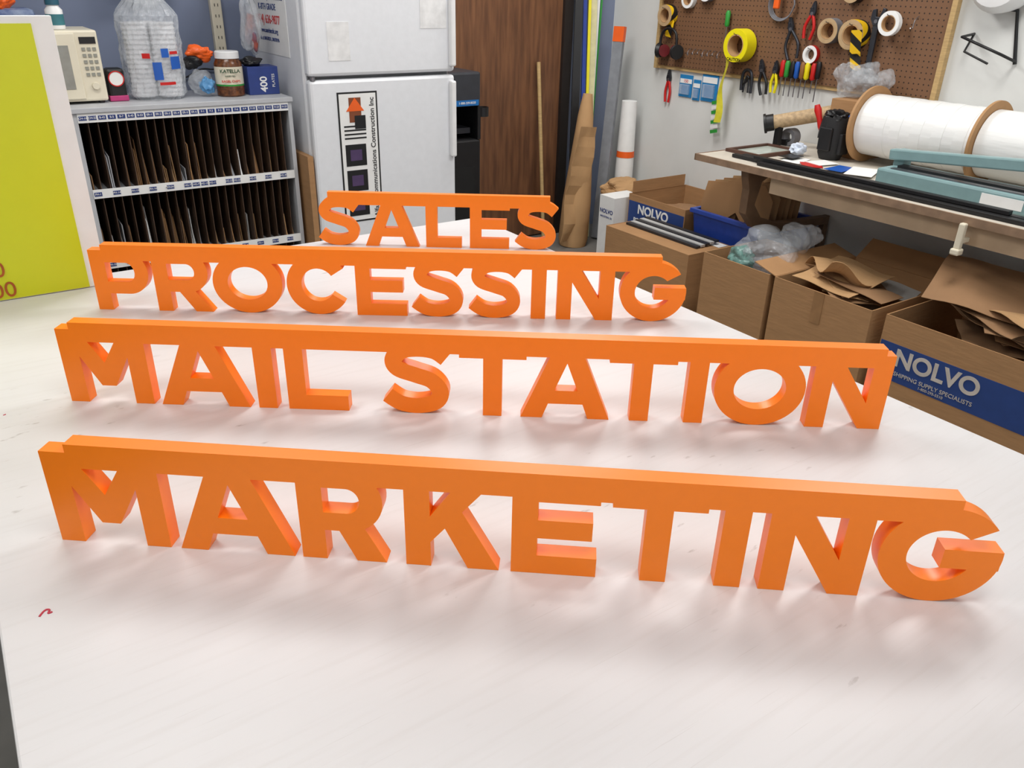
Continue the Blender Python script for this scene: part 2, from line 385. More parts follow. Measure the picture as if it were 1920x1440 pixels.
patch(v,-58,.15,22,.05,BLUE); patch(v,-95,.12,16,.07,BLUE); patch(v,-78,.19,14,.035,BLUE); patch(v,-60,.19,18,.012,RED,.1305); patch(v,-112,.18,14,.02,RED); patch(v,-80,.07,30,.012,RED)
v=E('snack_bag',(1.0,3.96,zt+.13)); 
film(v,'orange_bag',(0,0,.045),(.06,.035,.035),ORP,2); film(v,'black_bag',(-.03,.0,.015),(.045,.035,.03),BLACK,5)
v=E('crumpled_bag',(.98,3.93,zt+.058)); film(v,'film',(0,0,0),(.055,.05,.055),MILK,8)
blob(v,'blue_print',(.02,-.035,-.010),(.030,.03,.034),mat('lightblue_bag',(90,150,200),.4),6,.4)
v=E('cracker_jar',(1.103,3.90,zt))
lathe(v,'jar',[(.054,0),(.060,.006),(.060,.135),(.050,.155),(.047,.16)],mat('jar_chips',(120,70,35),.25,.3,60,col2=(70,38,20)))
lathe(v,'label',[(.0608,.045),(.0608,.125)],CREAM,close=False); lathe(v,'lid',[(.052,.0),(.052,.026),(.048,.03)],WHITEP,(0,0,.158)); lathe(v,'base_label',[(.0612,.045),(.0612,.052)],GREEN,close=False)
GRT=mat('green_ink',(40,80,50),.5)
for tx,zz,sz in (('KATELLA',.108,.021),('BAGEL CHIPS',.066,.0135),('BAKERY DELI',.088,.008)): text(v,tx,(-.012,-.0625,zz),(1,-.18,0),(0,0,1),sz,GRT if sz!=.0135 else RED,bold=.02)
v=E('plate_box',(1.248,3.93,zt)); box(v,'carton',(0,0,.06),(.140,.12,.12),mat('box_navy',(40,62,130),.5),.002,rot=(0,0,.0)); text(v,'400',(.0,-.0612,.045),(0,0,1),(-1,0,0),.045,WHITE,bold=.02); text(v,'PLATES',(.045,-.0612,.06),(0,0,1),(-1,0,0),.018,WHITE)
film(v,'black_packet',(-.03,0,.14),(.05,.04,.025),BLACK,4)
v=E('plastic_bag',(1.265,4.02,1.395)); film(v,'bag',(0,0,0),(.05,.045,.13),MATS['cup_bag_poly'],9); film(v,'contents',(0,0,-.03),(.034,.034,.08),mat('bag_contents',(90,100,130),.5,.3,col2=(170,80,60)),3)
tube(v,'hang_string',[(0,0,.1),(.0,.1,.3),(0,.52,.55)],.002,WHITE)
v=E('power_strip',(1.255,YB-.021,1.38)); box(v,'body',(0,0,0),(.055,.04,.32),CREAM,.006)
for i in range(5): 
    for dx in(-.008,.008): box(v,'slot',(dx,-.021,-.11+i*.05),(.003,.003,.013),BLACK)
tube(v,'cord',[(0,0,-.16),(-.02,0,-.22),(-.12,0,-.2),(-.2,0,-.26),(-.35,0,-.22),(-.4,0,-.3)],.004,BLACKR)
v=E('wall_organizer',(.93,YB-.046,1.58)); box(v,'tray',(0,0,0),(.22,.09,.16),BLACK,.01); box(v,'paper',(-.06,-.05,.03),(.1,.006,.2),WHITE)
v=E('supply_stand',(.30,4.32,1.14)); box(v,'pack',(0,0,.17),(.24,.18,.30),mat('towel_pack',(150,165,190),.5,.2,col2=(70,90,140)),.02)
box(v,'shelf_post',(0,.0,-.56),(.2,.16,1.157),SG)
film(v,'orange_pack',(-.02,-.02,.36),(.09,.07,.05),ORP,3)

# ================= FRIDGE =================
f=E('refrigerator')
FW=mat('fridge_enamel',(230,232,236),.3,.015,30,.03)
bx(f,'cabinet',1.38,2.13,3.715,4.38,.03,1.72,FW,.012)
bx(f,'freezer_door',1.38,2.13,3.65,3.708,1.205,1.715,FW,.014); bx(f,'lower_door',1.38,2.13,3.65,3.708,.09,1.19,FW,.014)
bx(f,'gasket',1.395,2.115,3.70,3.716,.1,1.70,mat('gasket',(120,122,124),.6)); bx(f,'kick',1.40,2.11,3.69,3.72,.02,.085,BLACK)
for z0,z1 in ((1.23,1.55),(.80,1.165)): bx(f,'handle',2.095,2.122,3.618,3.652,z0,z1,WHITEP,.008)
for x in(1.45,2.06): cyl(f,'foot',.02,.03,BLACK,(x,3.8,0))
cyl(f,'hinge',.012,.016,STEEL,(1.40,3.66,1.189))
for (a,b_,c_,d_) in ((1.48,1.585,1.27,1.43),(1.945,2.085,1.40,1.66)): bx(f,'note',a,b_,3.6485,3.65,c_,d_,mat('note_paper',(236,236,236),.8))
# sticker
st=E('fridge_sticker'); sx0,sx1,sz0,sz1=1.505,1.705,.53,1.135; Y=3.6485
bx(st,'border',sx0,sx1,Y,Y+.0013,sz0,sz1,BLACK); bx(st,'face',sx0+.008,sx1-.008,Y-.001,Y,sz0+.008,sz1-.008,WHITE)
Y-=.0015
text(st,'Alfaro Communications Construction Inc',(1.675,Y,.545),(0,0,1),(-1,0,0),.0335,BLACK,'LEFT',bold=.01)
MG=mat('mark_purple',(80,60,100),.5); MB=mat('mark_brown',(130,70,40),.5)
for i,(a,b_) in enumerate(((.56,.66),(.68,.78),(.80,.90))):
    bx(st,'mark_bar',1.53,1.635,Y-.0005,Y+.0005,a,b_,BLACK); bx(st,'mark_bar_in',1.553,1.612,Y-.001,Y,a+.025,b_-.025,MG)
bx(st,'mark_block',1.56,1.62,Y-.0005,Y+.0005,1.0,1.11,MB); prism(st,'mark_tri',[(0,0),(.09,0),(.045,.06)],.001,ORP,(1.545,Y,1.05),(PI/2,0,0))
for i in range(4): bx(st,'mark_line',1.53,1.64,Y-.0005,Y+.0005,.925+i*.018,.932+i*.018,BLACK)
bx(st,'mark_dark',1.585,1.64,Y-.001,Y,.97,1.03,BLACK)
po=E('poster',p=f); bx(po,'sheet',1.378,1.3798,3.86,4.36,1.27,1.66,WHITE)
xd=(0,-1,0); yd=(0,0,1)
for tx,z,sz,mm in (('Sunrise Child Development Center, Inc.',1.515,.027,NAVY),('K-8TH GRADE',1.475,.038,NAVY),('(714) 636-9877',1.42,.052,RED),('www.sunrisecdc.org',1.372,.030,NAVY),('Lic. # 304370231, 304370196',1.335,.022,NAVY)):
    text(po,tx,(1.3772,4.11,z),xd,yd,sz,mm,bold=.01)
ca=E('flat_carton'); bx(ca,'folded',1.345,1.372,3.66,4.0,.0,.86,CARD)
# black cabinet
c=E('office_shredder')
bx(c,'body',2.16,2.50,4.0,4.38,.03,.80,BLACK,.01); bx(c,'shelf_top',2.16,2.50,4.0,4.38,.98,1.16,mat('charcoal',(52,54,60),.4),.012)
bx(c,'back',2.16,2.5,4.3,4.38,.8,.98,BLACK); bx(c,'side_l',2.16,2.18,4.0,4.38,.8,.98,BLACK); bx(c,'side_r',2.48,2.5,4.0,4.38,.8,.98,BLACK); bx(c,'tray',2.2,2.46,4.05,4.28,.83,.86,DSTEEL)
bx(c,'blue_label',2.34,2.485,3.997,4.0,.985,1.015,mat('label_cyan',(30,110,180),.4)); text(c,'1-888-339-8550',(2.41,3.996,1.0),(1,0,0),(0,0,1),.017,WHITE)
ring(c,'cup_holder',.035,.03,.05,BLACK,(2.53,4.03,.92)); box(c,'vent',(2.33,3.998,.5),(.26,.004,.3),mat('vent',(12,12,13),.6)); 
for x in (2.2,2.46): cyl(c,'caster',.03,.03,BLACK,(x,4.2,0))

# ================= CORNER STICKS =================
def lean(name,x0,y0,x1,y1,z1,w,t_,m,z0=.0):
    e=E(name); a=Vector((x0,y0,z0+t_*.3)); b2=Vector((x1,y1,z1)); dv=b2-a
    o=box(e,'strip',(a+b2)/2,(w,t_,dv.length),m); o.rotation_mode='QUATERNION'; o.rotation_quaternion=dv.to_track_quat('Z','Y'); return e
lean('blue_pole',3.50,4.28,3.60,4.53,2.1,.024,.012,mat('pole_blue',(30,60,150),.4))
lean('yellow_pole',3.535,4.29,3.645,4.53,2.1,.018,.010,YELLOW)
lean('measuring_stick',3.57,4.30,3.685,4.53,2.1,.04,.008,mat('ruler_yellow',(214,208,160),.5))
lean('white_tube',3.60,4.36,3.74,4.53,2.1,.022,.022,WHITEP)
lean('green_rod',3.62,4.39,3.78,4.53,2.0,.012,.012,GREEN)
lean('black_track',3.45,4.33,3.55,4.51,2.2,.05,.02,BLACK)
e=E('cutting_rule_box'); a=Vector((3.60,4.22,.012)); b2=Vector((3.715,4.27,1.28)); dv=b2-a; 
o=box(e,'carton',(a+b2)/2,(.07,.03,dv.length),mat('slate_print',(140,144,150),.5)); o.rotation_mode='QUATERNION'; q=dv.to_track_quat('Z','Y'); o.rotation_quaternion=q
bb=b2+dv.normalized()*.04; o=box(e,'orange_cap',bb,(.074,.034,.09),ORP); o.rotation_mode='QUATERNION'; o.rotation_quaternion=q
for k in range(3): 
    o=box(e,'print_band',a+dv*(.3+.2*k)+Vector((0,-.016,0)),(.02,.002,.16),WHITE); o.rotation_mode='QUATERNION'; o.rotation_quaternion=q
e=E('kraft_paper_roll',(3.37,4.2,0)); lathe(e,'roll',[(.09,.0),(.10,.05),(.095,.3),(.07,.6),(.05,.85),(.03,.98)],KRAFT,(0,0,0),(0,.06,0),20)
sheet(e,'loose_end',.16,.75,KRAFT,(-.04,-.075,.42),(PI/2+.06,.12,.15),.02,4)
e=E('wood_slat'); tube(e,'slat',[(3.225,4.34,.013),(3.235,4.48,1.15)],.013,WOODL)
e=E('poster_roll',(3.77,4.18,0)); lathe(e,'roll',[(.062,.0),(.06,.5),(.05,.92)],WHITE,(0,0,.0),(0,0,0)); lathe(e,'orange_band',[(.0605,.56),(.0585,.60)],ORP,close=False)
e=E('kraft_wrapped_bundle',(3.62,4.02,0)); box(e,'bundle',(0,0,.2),(.24,.16,.40),KRAFT,.02,rot=(0,0,.2)); film(e,'crumple',(0,0,.40),(.15,.10,.07),KRAFT,7)

# ================= PEGBOARD =================
def peg_mat():
    m=bpy.data.materials.new('pegboard_hardboard'); m.use_nodes=True; nt=m.node_tree; b=nt.nodes['Principled BSDF']; N=nt.nodes.new; L=nt.links.new
    tc=N('ShaderNodeTexCoord'); sp=N('ShaderNodeSeparateXYZ'); L(tc.outputs['Object'],sp.inputs[0]); sq=[]
    for ax in ('Y','Z'):
        a=N('ShaderNodeMath'); a.operation='MULTIPLY'; a.inputs[1].default_value=1/.0254; L(sp.outputs[ax],a.inputs[0])
        f_=N('ShaderNodeMath'); f_.operation='FRACT'; L(a.outputs[0],f_.inputs[0]); g=N('ShaderNodeMath'); g.operation='SUBTRACT'; g.inputs[1].default_value=.5; L(f_.outputs[0],g.inputs[0])
        h=N('ShaderNodeMath'); h.operation='POWER'; h.inputs[1].default_value=2; L(g.outputs[0],h.inputs[0]); sq.append(h.outputs[0])
    a=N('ShaderNodeMath'); a.operation='ADD'; L(sq[0],a.inputs[0]); L(sq[1],a.inputs[1]); c=N('ShaderNodeMath'); c.operation='LESS_THAN'; c.inputs[1].default_value=.02; L(a.outputs[0],c.inputs[0])
    x=N('ShaderNodeMix'); x.data_type='RGBA'; x.inputs[6].default_value=srgb(118,84,58); x.inputs[7].default_value=srgb(40,26,18); L(c.outputs[0],x.inputs[0]); L(x.outputs[2],b.inputs['Base Color']); b.inputs['Roughness'].default_value=.6
    return m
e=E('pegboard')
bx(e,'board',3.880,3.886,2.20,4.06,1.15,2.36,peg_mat())
bx(e,'frame_end',3.866,3.899,2.175,2.20,1.13,2.38,WOODL); bx(e,'frame_far',3.866,3.899,4.06,4.085,1.13,2.38,WOODL)
bx(e,'frame_low',3.887,3.899,2.20,4.06,1.13,1.15,WOODL)
bx(e,'frame_top',3.866,3.899,2.20,4.06,2.36,2.38,WOODL)
def haz_mat():
    m=bpy.data.materials.new('hazard_tape'); m.use_nodes=True; nt=m.node_tree; b=nt.nodes['Principled BSDF']; N=nt.nodes.new; L=nt.links.new
    tc=N('ShaderNodeTexCoord'); w=N('ShaderNodeTexWave'); w.inputs['Scale'].default_value=7; w.bands_direction='DIAGONAL'; r=N('ShaderNodeValToRGB'); r.color_ramp.interpolation='CONSTANT'
    r.color_ramp.elements[0].color=srgb(20,20,20); r.color_ramp.elements[1].color=srgb(235,190,20); r.color_ramp.elements[1].position=.5
    L(tc.outputs['Object'],w.inputs[0]); L(w.outputs[0],r.inputs[0]); L(r.outputs[0],b.inputs['Base Color']); return m
HAZ=haz_mat()
def tape(name,y,z,ro,w,m,core=KRAFT,tilt=0,x=3.878,side=None):
    e=WallE(name,y,z,x); ring(e,'tape',ro,ro*.66,w,m,rot=(0,0,0)); ring(e,'core',ro*.66,ro*.6,w+.001,core)
    if side: ring(e,'side_face',ro*.985,ro*.68,.0015,side,(0,0,w))
    tube(e,'hook',[(0,ro*.6,0),(0,ro*.58,w+.02),(0,ro*.75,w+.025)],.002,STEEL); return e
TANT=mat('tan_tape',(190,160,120),.5); GR=mat('grey_tape',(120,120,125),.5)
e=tape('hazard_tape_roll',3.99,1.44,.062,.05,HAZ,side=TANT); box(e,'loose_tape',(.035,-.07,.03),(.045,.10,.002),HAZ,rot=(0,.2,-.2)); tape('tape_roll',4.0,1.60,.06,.05,HAZ); tape('tape_roll',3.83,1.535,.05,.03,WHITE)
tape('tape_roll',2.80,1.415,.06,.05,GR,side=TANT); tape('tape_roll',2.46,1.465,.055,.025,WHITE,side=WHITE,x=3.84); tape('tape_roll',2.90,1.295,.045,.025,RED,core=WHITE,side=WHITE)
tape('tape_roll',2.70,1.60,.055,.05,BLACK,side=TANT); tape('tape_roll',3.68,1.58,.055,.04,GR,side=WHITE)
e=tape('hazard_tape_roll',2.655,1.405,.070,.06,HAZ,side=TANT); box(e,'loose_tape',(.03,-.10,.03),(.05,.13,.002),HAZ,rot=(0,.3,.25)); box(e,'loose_tape',(.045,-.03,.07),(.05,.11,.002),HAZ,rot=(.2,.5,.1))
# caution tape
e=tape('caution_tape_roll',3.36,1.31,.088,.075,YELLOW,side=YELLOW,x=3.865)
text(e,'CAUTION',(0.0,-.073,.0768),(1,0,0),(0,1,0),.022,BLACK,bold=.02)
bm=bmesh.new(); pv=[]
for i in range(14):
    u_=i/13; X=-.07-.02*u_+.010*math.sin(u_*9); Yy=-.03-.40*u_; tw=.6*math.sin(u_*5)
    pv.append((bm.verts.new((X-.02*math.cos(tw),Yy,.05-.02*math.sin(tw))),bm.verts.new((X+.02*math.cos(tw),Yy,.05+.02*math.sin(tw)))))
for a,b_ in zip(pv,pv[1:]): bm.faces.new((a[0],a[1],b_[1],b_[0]))
fin(bm,'hanging_strip',e,mat('yellow_film',(225,215,60),.4,.1),smooth=True)
# earmuffs
e=WallE('ear_muffs',3.93,1.27); tube(e,'headband',[(-.07,-.02,.05),(-.075,.06,.05),(-.03,.10,.05),(.03,.10,.05),(.075,.06,.05),(.07,-.02,.05)],.008,BLACK)
for sx in(-1,1): lathe(e,'cup',[(.02,0),(.04,.008),(.044,.03),(.04,.036)],BLACK,(sx*.055,-.03,.04),(0,sx*1.2,0)); cyl(e,'pad',.036,.012,mat('dark_red',(110,30,34),.5),(sx*.045,-.03,.04),(0,-sx*1.2,0))
# tools
def pliers(name,y,z,L_,hc,spread=.03,rot=0,jaw=DSTEEL,x=3.875):
    e=WallE(name,y,z,x)
    for sx in(-1,1):
        tube(e,'handle',[(sx*.004,-.005,.015),(sx*spread,-L_*.3,.015),(sx*spread*1.05,-L_*.5,.015),(sx*spread*.7,-L_*.72,.015)],.008,hc)
        prism(e,'jaw',[(0,-.015),(sx*.014,-.01),(sx*.018,.012),(sx*.008,.05),(sx*.001,.06)],.012,jaw,(0,0,.009))
    cyl(e,'pivot',.009,.018,STEEL,(0,0,.006)); tube(e,'peg',[(0,.03,0),(0,.03,.03)],.002,STEEL)
    if rot: e.matrix_world=e.matrix_world@Matrix.Rotation(rot,4,'Z')
    return e
pliers('pliers',3.955,1.07,.19,RED,.02,x=3.8998); pliers('tin_snips',3.05,1.41,.21,DSTEEL,.040,.25); pliers('wire_cutters',2.93,1.49,.17,RED,.028,-.1)
pliers('crimping_tool',3.205,1.19,.18,BLACK,.025,.25,x=3.878); pliers('needle_nose_pliers',3.11,1.19,.15,YELLOW,.018,0)
def driver(name,y,z,hc,L_=.18,rot=0):
    e=WallE(name,y,z); lathe(e,'handle',[(.008,0),(.014,.01),(.013,.04),(.015,.07),(.009,.085)],hc,(0,0,.02),(-PI/2,0,0)); tube(e,'shaft',[(0,0,.02),(0,-(L_-.085),.02)],.003,STEEL)
    tube(e,'peg',[(.012,.0,0),(.012,.0,.03)],.002,STEEL)
    if rot: e.matrix_world=e.matrix_world@Matrix.Rotation(rot,4,'Z')
for y,hc in ((3.06,RED),(3.03,GREEN),(2.995,BLACK),(2.965,BLUE),(2.93,mat('wood_handle',(150,100,50),.5)),(2.90,YELLOW)): driver('screwdriver',y,1.17,hc)
driver('screwdriver',3.50,1.40,GREEN,.2); driver('screwdriver',2.86,1.17,RED,.15); driver('screwdriver',2.83,1.18,BLACK,.2)
e=WallE('adjustable_wrench',2.55,1.40)
prism(e,'shaft',[(-.012,-.15),(.012,-.15),(.015,.06),(-.015,.06)],.012,DSTEEL,(0,0,.012),bev=.002)
prism(e,'head',[(-.015,.05),(.015,.05),(.035,.08),(.04,.125),(.025,.13),(.012,.09),(-.006,.09),(-.012,.125),(-.03,.12),(-.034,.08)],.016,DSTEEL,(0,0,.01),bev=.002)
ring(e,'eye',.017,.008,.012,DSTEEL,(0,-.155,.012)); cyl(e,'knurl',.009,.02,STEEL,(.0,.07,.01))
e=WallE('cable_coil',3.13,1.53); 
for k in range(4): tube(e,'loop',[(.075*(1+.05*k)*math.cos(a*PI/6),.075*(1+.05*k)*math.sin(a*PI/6),.01+.006*k) for a in range(12)],.003,GR,cyclic=True)
box(e,'orange_tester',(-.02,.02,.04),(.035,.09,.02),ORP,.006)
e=WallE('clamp',3.32,1.12,3.898); tube(e,'frame',[(-.03,-.05,.02),(-.04,.04,.02),(0,.07,.02),(.045,.04,.02),(.04,-.06,.02)],.009,DSTEEL); tube(e,'bar',[(-.02,-.02,.02),(.03,.03,.02)],.006,BLACK); tube(e,'inner',[(-.015,-.06,.02),(-.01,.03,.02),(.02,.03,.02),(.02,-.06,.02)],.005,DSTEEL)
e=WallE('peg_hooks',3.66,1.235)
for i in range(7): tube(e,'hook',[(-.12+i*.04,.03,0),(-.12+i*.04,.02,.03),(-.12+i*.04+.01,-.02+.01*(i%3),.03),(-.12+i*.04+.012,.01,.05)],.002,STEEL)
e=WallE('peg_hooks',2.35,1.47); tube(e,'hook',[(0,.03,0),(0,.02,.03),(.0,-.03,.03),(0,-.02,.05)],.002,STEEL)
BPK=mat('blister_blue',(40,130,190),.35,.03)
for (y,z,w,h,tx) in ((3.81,1.045,.11,.13,'150'),(3.61,1.06,.13,.17,''),(3.715,1.03,.06,.12,'')):
    e=WallE('blister_pack',y,z,3.8985); box(e,'card',(0,0,.003),(w,h,.003),BPK); box(e,'blister',(0,-h*.15,.013),(w*.7,h*.45,.018),CLEAR,.004); box(e,'header',(0,h*.22,.0055),(w*.9,h*.2,.002),WHITE)
    if tx: text(e,tx,(0,h*.22,.007),(1,0,0),(0,1,0),.026,RED)
e=WallE('zip_tie_cards',3.515,.90,3.8998)
for i in range(7): box(e,'card',(-.02+i*.006,.08-i*.027,.02+i*.004),(.055,.02,.004),WHITE if i%2 else GREEN,rot=(0,0,.25)); 
tube(e,'string',[(-.02,.16,.001),(-.02,.09,.02)],.002,STEEL)
# wire rack + shroud upper right
e=WallE('wire_rack',2.0,1.40,3.898)
tube(e,'frame',[(-.08,.04,.006),(-.07,.03,.12),(.12,-.03,.12),(.13,-.06,.006)],.006,BLACK,smooth=False)
tube(e,'wire',[(-.08,.04,.006),(-.06,-.03,.09),(.06,-.07,.10)],.005,BLACK,smooth=False); tube(e,'post',[(.13,-.07,.009),(.08,.14,.009),(.02,.15,.06)],.008,BLACK,smooth=False)
e=WallE('wall_fan_shroud',1.98,1.66,3.899); lathe(e,'shroud',[(.10,0),(.13,.02),(.135,.08),(.11,.12),(.05,.135)],WHITEP)

# ================= WORKBENCH =================
ZB=.85
w=E('workbench'); BT=mat('bench_top',(206,198,184),.5,.06,8); BE=mat('bench_edge',(128,92,66),.6,.1,10)
bx(w,'top',3.10,3.895,.1,2.90,ZB-.025,ZB,BT,.002); bx(w,'edge_strip',3.09,3.10,.1,2.905,ZB-.03,ZB+.001,mat('edge_lam',(150,122,98),.6,.15,20)); bx(w,'apron',3.13,3.15,.15,2.45,ZB-.11,ZB-.0255,mat('apron_wood',(196,170,140),.6,.1,6))
bx(w,'end_strip',3.09,3.895,2.90,2.908,ZB-.03,ZB+.001,BE)
BR=mat('bracket_brown',(120,92,68),.5,.08)
def bracket(y):
    prof=[(3.14,.825),(3.85,.825),(3.85,.79),(3.34,.785),(3.26,.75),(3.23,.64),(3.29,.57),(3.44,.52),(3.85,.50),(3.85,.46),(3.42,.47),(3.25,.52),(3.17,.60),(3.17,.72),(3.15,.78)]
    bm=bmesh.new(); a=[bm.verts.new((x,y,z)) for x,z in prof]; c2=[bm.verts.new((x,y+.045,z)) for x,z in prof]; bm.faces.new(a); bm.faces.new(c2[::-1]); n=len(prof)
    for i in range(n): bm.faces.new((a[i],a[(i+1)%n],c2[(i+1)%n],c2[i]))
    fin(bm,'bracket',w,BR,bev=.003)
bracket(2.60); bracket(.55)
bx(w,'wall_cleat',3.86,3.895,.2,2.85,.76,.825,BR); bx(w,'leg_post',3.84,3.88,2.61,2.64,0,.5,BR); bx(w,'leg_post',3.84,3.88,.56,.59,0,.5,BR)
# film roll
e=E('plastic_film_roll'); FILM=mat('white_film',(236,236,234),.3,.03,3,.25,stretch=(1,6,1)); FL=mat('flange_board',(176,134,90),.7,.05)
RZ=ZB+.176
cyl(e,'roll',.140,.55,FILM,(3.70,2.36,RZ),(PI/2,0,0),64); 
for y in (2.375,1.80): ring(e,'flange',.175,.04,.012,FL,(3.70,y,RZ),(PI/2,0,0),64)
cyl(e,'roll_next',.140,.9,FILM,(3.70,1.785,RZ),(PI/2,0,0),64); ring(e,'flange_end',.175,.04,.012,FL,(3.70,.88,RZ),(PI/2,0,0),64); cyl(e,'core',.04,1.51,KRAFT,(3.70,2.376,RZ),(PI/2,0,0))
for y in(2.26,2.18,2.08,1.98,1.88): ring(e,'film_seam',.1415,.1,.05,FILM,(3.70,y,RZ),(PI/2,0,0),64)
# sealer
e=E('impulse_sealer')
bx(e,'base',3.27,3.46,1.0,2.02,ZB+.001,ZB+.075,TEAL,.01); bx(e,'bed',3.34,3.39,1.05,1.97,ZB+.075,ZB+.085,BLACK)
bx(e,'label',3.2685,3.27,1.40,1.56,ZB+.02,ZB+.06,WHITE)
bx(e,'silver_strip',3.29,3.32,1.05,1.97,ZB+.0755,ZB+.079,STEEL)
box(e,'arm',(3.39,1.55,ZB+.16),(.045,.98,.045),TEAL,.006,rot=(rad(-5),0,0)); box(e,'hinge_block',(3.42,2.0,ZB+.105),(.06,.05,.07),TEAL,.005)
# black rails
e=E('black_trim_rails')
for i,(xa,xb,y0,y1,z) in enumerate(((3.15,3.155,1.25,2.55,.0),(3.20,3.205,1.3,2.75,.0),(3.18,3.19,1.4,2.6,.016),(3.238,3.240,2.06,2.72,.0))):
    box(e,'rail',((xa+xb)/2,(y0+y1)/2,ZB+.010+z),(.032,y1-y0,.016),BLACK,.002,rot=(0,0,(xb-xa)/(y1-y0)))
FRM=mat('dark_wood_frame',(86,56,44),.5)
e=E('picture_frame'); 
bx(e,'side',3.28,3.60,2.86,2.88,ZB+.001,ZB+.016,FRM)
bx(e,'side',3.28,3.30,2.68,2.86,ZB+.001,ZB+.016,FRM); bx(e,'side',3.58,3.60,2.68,2.86,ZB+.001,ZB+.016,FRM); bx(e,'side',3.28,3.60,2.66,2.68,ZB+.001,ZB+.016,FRM); bx(e,'glass',3.30,3.58,2.68,2.86,ZB+.002,ZB+.006,mat('pale_mat',(190,200,190),.2))
e=E('tape_gun',(3.72,2.83,ZB+.0005)); ring(e,'roll',.045,.025,.05,GR,(-.025,-.0,.045),(0,PI/2,0)); box(e,'body',(0,.03,.016),(.06,.07,.03),BLACK,.006)
e=E('crumpled_paper',(3.52,2.62,ZB+.032)); blob(e,'paper',(0,0,0),(.045,.035,.032),mat('pale_blue_cloth',(215,225,240),.6),3,.35,flatbot=True)
e=E('scrap_papers'); 
for i,(x,y,w_,d_,m,rz) in enumerate(((3.40,2.54,.16,.10,WHITE,.3),(3.37,2.42,.12,.09,RED,.8),(3.45,2.42,.12,.1,WHITE,-.2),(3.40,2.28,.14,.09,BLUE,.1),(3.42,2.18,.2,.12,WHITE,.4),(3.42,2.58,.1,.08,BLACK,.1))): box(e,'paper',(x,y,ZB+.002+i*.0022),(w_,d_,.002),m,rot=(0,0,rz))
e=E('cardboard_tube')
p0=Vector((3.62,2.90,ZB+.115)); p1=Vector((3.84,2.62,ZB+.20)); dv=p1-p0; q=dv.to_track_quat('Z','Y')
o=cyl(e,'tube',.036,.33,mat('tube_tan',(196,168,130),.7,.15,60),p0); o.rotation_mode='QUATERNION'; o.rotation_quaternion=q
o=cyl(e,'black_cap',.043,.05,BLACK,p0-dv.normalized()*.03); o.rotation_mode='QUATERNION'; o.rotation_quaternion=q
o=ring(e,'cap_rim',.05,.03,.012,BLACK,p0-dv.normalized()*.03); o.rotation_mode='QUATERNION'; o.rotation_quaternion=q
bx(e,'stand',3.63,3.66,2.84,2.87,ZB+.0005,ZB+.10,BLACK)
# pouch
e=E('tool_pouch',(3.60,2.49,ZB)); lathe(e,'pouch',[(.05,.001),(.062,.03),(.066,.15),(.06,.20),(.052,.2)],BLACKR,n=24); box(e,'flap',(-.06,0,.1),(.02,.07,.11),BLACK,.006); box(e,'side_pocket',(0,-.065,.08),(.07,.02,.1),BLACKR,.006); blob(e,'contents',(0,0,.2),(.05,.05,.035),BLACK,3,.5)
for k in range(4): tube(e,'strap',[(.05*math.cos(k),.06*math.sin(k),.2),(.07*math.cos(k),.07*math.sin(k),.15),(.07*math.cos(k+.5),.075*math.sin(k+.5),.1)],.004,BLACK)
lathe(e,'red_handle',[(.010,.0),(.015,.03),(.013,.07),(.018,.11),(.012,.135)],RED,(-.02,.055,.12),(-.35,-.1,0))
e=E('storage_carton'); bx(e,'carton',3.69,3.87,2.385,2.60,ZB+.001,ZB+.27,CARD,.002); text(e,'be',(3.689,2.50,ZB+.19),(0,-1,0),(0,0,1),.08,BLUE,bold=.02)
e=E('bubble_wrap',(3.78,2.50,ZB+.27+.055))
for k,(y,z,sy,sz) in enumerate(((0.03,.015,.09,.07),(-.07,.02,.07,.065),(.10,.03,.06,.08),(.0,.06,.06,.06))): film(e,'fold',(0,y,z),(.07,sy,sz),MILK,20+k)
e=E('power_cord'); tube(e,'cord',[(3.86,2.2,.80),(3.84,2.1,.62),(3.82,1.98,.55),(3.84,1.85,.6),(3.86,1.78,.74)],.005,BLACKR)
e=E('bar_clamp',(3.075,1.50,.79)); box(e,'jaw',(0,0,-.01),(.025,.025,.10),CREAM,.006); box(e,'pad',(0,0,-.07),(.04,.035,.025),CREAM,.006); box(e,'bar',(.03,0,-.03),(.08,.018,.018),CREAM,.003)

# ================= CARTONS =================
def carton(name,x0,x1,y0,y1,h,m=CARD,flaps=(20,20,20,20),z0=.001,fl=.16,inner=CARDD):
    e=E(name); t_=.005
    bx(e,'wall_front',x0,x0+t_,y0,y1,z0,h,m); bx(e,'wall_rear',x1-t_,x1,y0,y1,z0,h,m); bx(e,'wall_a',x0+t_,x1-t_,y0,y0+t_,z0,h,m); bx(e,'wall_b',x0+t_,x1-t_,y1-t_,y1,z0,h,m); bx(e,'bottom',x0,x1,y0,y1,z0,z0+t_,m)
    for k,a in enumerate(flaps):
        if a is None: continue
        L_=(y1-y0) if k<2 else (x1-x0); ca,sa=math.cos(rad(a)),math.sin(rad(a))
        if k==0: box(e,'flap',(x0-fl/2*ca,(y0+y1)/2,h+fl/2*sa),(fl,L_-.01,.004),m,rot=(0,rad(a),0))
        if k==1: box(e,'flap',(x1+fl/2*ca,(y0+y1)/2,h+fl/2*sa),(fl,L_-.01,.004),m,rot=(0,-rad(a),0))
        if k==2: box(e,'flap',((x0+x1)/2,y0-fl/2*ca,h+fl/2*sa),(L_-.01,fl,.004),m,rot=(-rad(a),0,0))
        if k==3: box(e,'flap',((x0+x1)/2,y1+fl/2*ca,h+fl/2*sa),(L_-.01,fl,.004),m,rot=(rad(a),0,0))
    return e
WINK=mat('band_ink',(205,195,185),.7)
